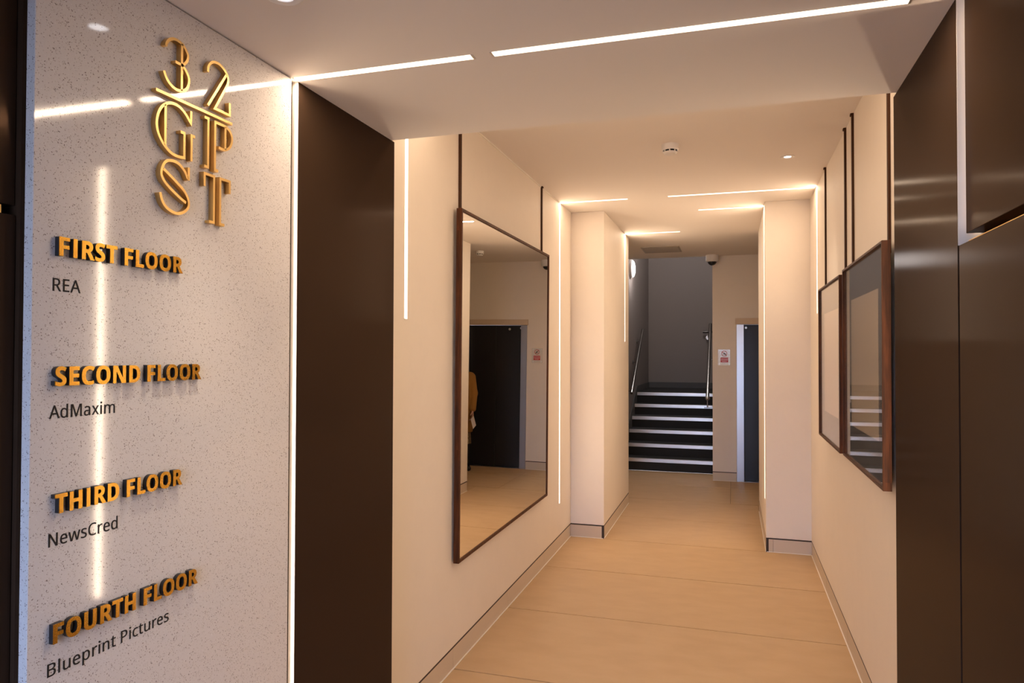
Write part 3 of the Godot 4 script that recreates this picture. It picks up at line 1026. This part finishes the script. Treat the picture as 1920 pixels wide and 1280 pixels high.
func nets(st: SurfaceTool, prims: Array, cell: float, k: float, colour: Callable, keep = null) -> void:
	# surface nets over the joined field of the prims
	var lo := Vector3(1e3, 1e3, 1e3)
	var hi := -lo
	for q in prims:
		for e in [[q[0], q[2]], [q[1], q[3]]]:
			var r: float = e[1] * maxf(1.0, q[4]) + cell * 2.0 + k * 0.3
			lo = lo.min(e[0] - Vector3.ONE * r)
			hi = hi.max(e[0] + Vector3.ONE * r)
	var n := Vector3i(((hi - lo) / cell).ceil())
	var v := PackedFloat32Array()
	v.resize((n.x + 1) * (n.y + 1) * (n.z + 1))
	var sx := n.x + 1
	var sxy := sx * (n.y + 1)
	v.fill(1.0)
	for z in n.z + 1:
		for y in n.y + 1:
			var x := 0
			while x <= n.x:
				var d := field(lo + Vector3(x, y, z) * cell, prims, k)
				v[z * sxy + y * sx + x] = d
				# far from the surface the next samples cannot cross it
				var skip := int(floor((absf(d) - cell * 1.8) / cell * 0.6))
				while skip > 0 and x < n.x:
					x += 1
					v[z * sxy + y * sx + x] = d
					skip -= 1
				x += 1
	var at := {}
	for z in n.z:
		for y in n.y:
			for x in n.x:
				var base := z * sxy + y * sx + x
				var inside := 0
				for c in 8:
					if v[base + (c & 1) + ((c >> 1) & 1) * sx + (c >> 2) * sxy] < 0.0:
						inside += 1
				if inside == 0 or inside == 8:
					continue
				var sum := Vector3.ZERO
				var cnt := 0
				for e in [[0, 1], [2, 3], [4, 5], [6, 7], [0, 2], [1, 3], [4, 6], [5, 7], [0, 4], [1, 5], [2, 6], [3, 7]]:
					var c0: int = e[0]
					var c1: int = e[1]
					var d0 := v[base + (c0 & 1) + ((c0 >> 1) & 1) * sx + (c0 >> 2) * sxy]
					var d1 := v[base + (c1 & 1) + ((c1 >> 1) & 1) * sx + (c1 >> 2) * sxy]
					if (d0 < 0.0) == (d1 < 0.0):
						continue
					var t := d0 / (d0 - d1)
					sum += Vector3(c0 & 1, (c0 >> 1) & 1, c0 >> 2).lerp(Vector3(c1 & 1, (c1 >> 1) & 1, c1 >> 2), t)
					cnt += 1
				var p := lo + (Vector3(x, y, z) + sum / cnt) * cell
				var g := Vector3(field(p + Vector3(0.002, 0, 0), prims, k) - field(p - Vector3(0.002, 0, 0), prims, k), field(p + Vector3(0, 0.002, 0), prims, k) - field(p - Vector3(0, 0.002, 0), prims, k), field(p + Vector3(0, 0, 0.002), prims, k) - field(p - Vector3(0, 0, 0.002), prims, k))
				at[Vector3i(x, y, z)] = [p, g.normalized(), colour.call(p)]
	for c in at:
		var ci: Vector3i = c
		for ax in 3:
			var e := Vector3i.ZERO
			e[ax] = 1
			var b0 := ci.z * sxy + ci.y * sx + ci.x
			var b1 := b0 + e.x + e.y * sx + e.z * sxy
			if (v[b0] < 0.0) == (v[b1] < 0.0):
				continue
			var u := Vector3i.ZERO
			u[(ax + 1) % 3] = 1
			var w := Vector3i.ZERO
			w[(ax + 2) % 3] = 1
			var q := [ci, ci - u, ci - u - w, ci - w]
			if not (at.has(q[1]) and at.has(q[2]) and at.has(q[3])):
				continue
			for t in [[0, 1, 2], [0, 2, 3]]:
				var f := [at[q[t[0]]], at[q[t[1]]], at[q[t[2]]]]
				var nm: Vector3 = f[0][1] + f[1][1] + f[2][1]
				var mid: Vector3 = (f[0][0] + f[1][0] + f[2][0]) / 3.0
				if keep != null and not keep.call(mid):
					continue
				if ((f[1][0] - f[0][0]) as Vector3).cross(f[2][0] - f[0][0]).dot(nm) > 0.0:
					f = [f[0], f[2], f[1]]
				for k3 in f:
					st.set_normal(k3[1])
					st.set_color(k3[2])
					st.add_vertex(k3[0])

func hand_prims(wrist: Vector3, down: Vector3, palm_in: Vector3, curl: float, thumb_side: Vector3) -> Array:
	# palm and five fingers; down = towards the finger tips, thumb_side = across the palm to the thumb
	var P := []
	var side := thumb_side.normalized()
	var d := down.normalized()
	var pin := palm_in.normalized()
	for k in 4:
		var o := side * (0.024 - 0.016 * k)
		P.append([wrist + o * 0.5, wrist + d * 0.075 + o, 0.013, 0.0115, 1.0])
	var lens := [0.068, 0.076, 0.071, 0.056]
	for k in 4:
		var root := wrist + d * 0.078 + side * (0.026 - 0.0172 * k)
		var l: float = lens[k]
		var d1 := (d + pin * curl * 0.5).normalized()
		var d2 := (d + pin * curl * 1.4).normalized()
		var d3 := (d * 0.6 + pin * curl * 1.8).normalized()
		var a := root + d1 * l * 0.45
		var b := a + d2 * l * 0.32
		P.append([root, a, 0.0092, 0.0085, 1.0])
		P.append([a, b, 0.0085, 0.0078, 1.0])
		P.append([b, b + d3 * l * 0.23, 0.0078, 0.0068, 1.0])
	var tr := wrist + d * 0.025 + side * 0.022
	var t1 := tr + (d * 0.6 + side * 0.75 + pin * 0.35).normalized() * 0.034
	var t2 := t1 + (d * 0.9 + side * 0.1 + pin * 0.6).normalized() * 0.028
	P.append([tr, t1, 0.0125, 0.0095, 1.0])
	P.append([t1, t2, 0.0095, 0.0078, 1.0])
	return P

func make_person() -> void:
	var t := thing("person", "person in a mustard coat waiting by the lift with a white paper in hand", "person", Vector3(0.905, 0, -8.98))
	t.rotation.y = -0.42
	var sh := 1.275
	var skin := Color(0.50, 0.29, 0.20)
	var tights := Color(0.012, 0.011, 0.012)
	var rw := Vector3(-0.192, 0.805, 0.085)
	var lw := Vector3(0.205, 0.80, 0.05)
	var body := [
		[Vector3(0, 0.88, 0), Vector3(0, 1.02, 0), 0.150, 0.125, 0.72],
		[Vector3(0, 1.02, 0), Vector3(0, 1.20, 0.0), 0.125, 0.145, 0.72],
		[Vector3(-0.13, sh - 0.02, -0.005), Vector3(0.13, sh - 0.02, -0.005), 0.062, 0.062, 0.9],
		[Vector3(0, 1.27, -0.01), Vector3(0, 1.40, 0.0), 0.058, 0.048, 1.0],
	]
	for s in [-1.0, 1.0]:
		var wr := rw if s < 0.0 else lw
		var el := Vector3(s * 0.205, 1.03, -0.02)
		body.append([Vector3(s * 0.165, sh - 0.02, -0.005), el, 0.050, 0.038, 1.0])
		body.append([el, wr, 0.038, 0.026, 1.0])
		body.append([Vector3(s * 0.085, 0.86, 0), Vector3(s * 0.095, 0.46, 0.012), 0.088, 0.054, 1.0])
		body.append([Vector3(s * 0.095, 0.46, 0.0), Vector3(s * 0.108, 0.32, -0.012), 0.052, 0.054, 1.0])
		body.append([Vector3(s * 0.108, 0.32, -0.012), Vector3(s * 0.125, 0.085, -0.015), 0.054, 0.035, 1.0])
		body.append([Vector3(s * 0.125, 0.055, -0.03), Vector3(s * 0.145, 0.035, 0.12), 0.036, 0.028, 1.0])
	var st := tool()
	var tint := func(p: Vector3) -> Color: return tights if p.y < 0.72 else skin
	nets(st, body, 0.014, 0.03, tint)
	var plain := func(_p: Vector3) -> Color: return skin
	# head: skull, jaw, brow, nose, lips, chin, ears
	var hc := Vector3(0, 1.50, 0.012)
	var head := [
		[hc + Vector3(0, 0.030, -0.020), hc + Vector3(0, 0.020, -0.005), 0.080, 0.080, 1.1],
		[hc + Vector3(0, -0.03, 0.018), hc + Vector3(0, -0.07, 0.035), 0.062, 0.040, 1.0],
		[hc + Vector3(-0.026, 0.018, 0.062), hc + Vector3(0.026, 0.018, 0.062), 0.016, 0.016, 1.0],
		[hc + Vector3(0, 0.008, 0.078), hc + Vector3(0, -0.022, 0.094), 0.008, 0.0125, 1.0],
		[hc + Vector3(-0.016, -0.052, 0.070), hc + Vector3(0.016, -0.052, 0.070), 0.009, 0.009, 1.0],
		[hc + Vector3(0, -0.085, 0.058), hc + Vector3(0, -0.083, 0.055), 0.020, 0.020, 1.0],
		[hc + Vector3(0, -0.11, -0.012), hc + Vector3(0, -0.05, -0.01), 0.048, 0.05, 1.0],
	]
	for s in [-1.0, 1.0]:
		head.append([hc + Vector3(s * 0.078, 0.012, -0.012), hc + Vector3(s * 0.074, -0.025, -0.004), 0.013, 0.010, 1.0])
	nets(st, head, 0.0055, 0.014, plain)
	var rh := hand_prims(rw, Vector3(-0.05, -1, 0.25), Vector3(1, 0, 0.2), 0.9, Vector3(0.15, 0.1, 1))
	nets(st, rh, 0.0035, 0.006, plain)
	var lh := hand_prims(lw, Vector3(0.05, -1, 0.2), Vector3(-1, 0, 0.2), 0.55, Vector3(-0.15, 0.1, 1))
	nets(st, lh, 0.0035, 0.006, plain)
	var sm := mat("skin", Color(1, 1, 1), 0.5)
	sm.vertex_color_use_as_albedo = true
	var bd := obj("body", st, sm, t)
	bd.set_meta("label", "figure with bare hands and dark tights")
	for s in [-1.0, 1.0]:
		var ey := tool()
		ball(ey, hc + Vector3(s * 0.030, 0.0, 0.0645), 0.0105, 8)
		obj("eye", ey, M.sign_white, t)
		ey = tool()
		ball(ey, hc + Vector3(s * 0.030, 0.0, 0.0712), 0.0048, 6)
		obj("iris", ey, M.plastic_black, t)
	var lp := tool()
	nets(lp, [[hc + Vector3(-0.018, -0.053, 0.076), hc + Vector3(0.018, -0.053, 0.076), 0.0045, 0.0045, 1.0], [hc + Vector3(0, -0.055, 0.080), hc + Vector3(0, -0.053, 0.080), 0.006, 0.005, 1.0]], 0.0025, 0.004, plain)
	obj("lips", lp, mat("lips", lin(0.36, 0.10, 0.09), 0.5), t)
	# dark hair falling to the shoulders
	var hair := [
		[hc + Vector3(0, 0.045, -0.030), hc + Vector3(0, 0.030, -0.018), 0.088, 0.086, 1.08],
		[hc + Vector3(0, 0.0, -0.06), hc + Vector3(0, -0.20, -0.06), 0.070, 0.075, 0.7],
	]
	for s in [-1.0, 1.0]:
		hair.append([hc + Vector3(s * 0.070, 0.03, -0.01), hc + Vector3(s * 0.092, -0.14, 0.012), 0.030, 0.030, 1.0])
		hair.append([hc + Vector3(s * 0.092, -0.14, 0.012), hc + Vector3(s * 0.085, -0.22, 0.035), 0.030, 0.014, 1.0])
	st = tool()
	nets(st, hair, 0.008, 0.02, func(_p: Vector3) -> Color: return Color.WHITE, func(p: Vector3) -> bool: return not (p.z > hc.z + 0.035 and absf(p.x) < 0.055 and p.y < hc.y + 0.075))
	obj("hair", st, mat("dark_hair", lin(0.010, 0.007, 0.006), 0.45), t)
	# mustard coat to above the knee, sleeves to the wrists
	var coat := [
		[Vector3(0, 0.56, 0.0), Vector3(0, 1.0, 0.0), 0.205, 0.158, 0.74],
		[Vector3(0, 1.0, 0.0), Vector3(0, 1.20, 0.0), 0.158, 0.168, 0.74],
		[Vector3(-0.14, sh - 0.03, -0.008), Vector3(0.14, sh - 0.03, -0.008), 0.075, 0.075, 0.95],
		[Vector3(0, 1.30, -0.015), Vector3(0, 1.345, -0.02), 0.085, 0.078, 0.95],
	]
	for s in [-1.0, 1.0]:
		var wr := rw if s < 0.0 else lw
		var el := Vector3(s * 0.209, 1.03, -0.02)
		coat.append([Vector3(s * 0.168, sh - 0.03, -0.008), el, 0.068, 0.056, 1.0])
		coat.append([el, wr + (el - wr) * 0.10, 0.056, 0.047, 1.0])
	st = tool()
	nets(st, coat, 0.013, 0.025, func(_p: Vector3) -> Color: return Color.WHITE, func(p: Vector3) -> bool: return p.y > 0.515 and p.y < 1.385)
	var ct := mat("mustard_wool", lin(0.36, 0.175, 0.035), 0.9)
	ct.rim_enabled = true
	ct.rim = 0.3
	var coat_o := obj("coat", st, ct, t)
	for k in 4:
		var s2 := tool()
		var y := 1.13 - k * 0.125
		lathe(s2, Vector3(-0.045, y, 0.117 + 0.012 * k), Vector3.BACK, [[0.0, 0.014], [0.006, 0.013], [0.008, 0.008], [0.008, 0.0]], 14)
		obj("button", s2, M.plastic_black, coat_o)
	# patterned skirt below the hem
	st = tool()
	for k in 28:
		var a0 := TAU * k / 28
		var a1 := TAU * (k + 1) / 28
		for e in [[0.60, 0.46], [0.46, 0.355]]:
			var r0 := 0.165 + (0.60 - float(e[0])) * 0.06 + 0.006 * sin(a0 * 7)
			var r1 := 0.165 + (0.60 - float(e[1])) * 0.06 + 0.006 * sin(a0 * 7)
			var n := Vector3(cos(a0), 0, sin(a0) * 0.75).normalized()
			quad(st, Vector3(cos(a0) * r0, e[0], sin(a0) * r0 * 0.75), Vector3(cos(a1) * r0, e[0], sin(a1) * r0 * 0.75), Vector3(cos(a1) * r1, e[1], sin(a1) * r1 * 0.75), Vector3(cos(a0) * r1, e[1], sin(a0) * r1 * 0.75), n)
	var sk := mat("skirt_print", Color(1, 1, 1), 0.9)
	sk.albedo_texture = noise_tex(0.05, [[0.0, lin(0.10, 0.05, 0.02)], [0.45, lin(0.34, 0.22, 0.10)], [0.6, lin(0.55, 0.42, 0.26)], [1.0, lin(0.16, 0.09, 0.04)]], 41, 3, 256)
	world_mapped(sk, Vector3(2.5, 2.5, 2.5))
	obj("skirt", st, sk, t)
	for s in [-1.0, 1.0]:
		st = tool()
		nets(st, [[Vector3(s * 0.125, 0.042, -0.045), Vector3(s * 0.147, 0.034, 0.125), 0.042, 0.034, 1.0], [Vector3(s * 0.125, 0.05, -0.03), Vector3(s * 0.124, 0.13, -0.016), 0.044, 0.046, 1.0]], 0.008, 0.02, func(_p: Vector3) -> Color: return Color.WHITE, func(p: Vector3) -> bool: return p.y > 0.001)
		obj("shoe", st, M.plastic_black, t)
	var pap := thing("paper_sheet", "folded white paper held by the person in the mustard coat", "paper", Vector3(0.905, 0, -8.98))
	pap.rotation.y = -0.42
	st = tool()
	addb(st, -0.0008, 0.0008, -0.10, 0.05, -0.04, 0.05)
	var po := obj("sheet", st, M.sign_white, pap)
	po.position = rw + Vector3(-0.004, -0.125, 0.105)
	po.rotation = Vector3(0.5, 0.55, 0.0)

func _ready() -> void:
	rng.seed = 1
	setup_view()
	make_materials()
	make_lamps()
	make_shell()
	make_stairs()
	make_lift()
	make_hangings()
	make_directory()
	make_person()
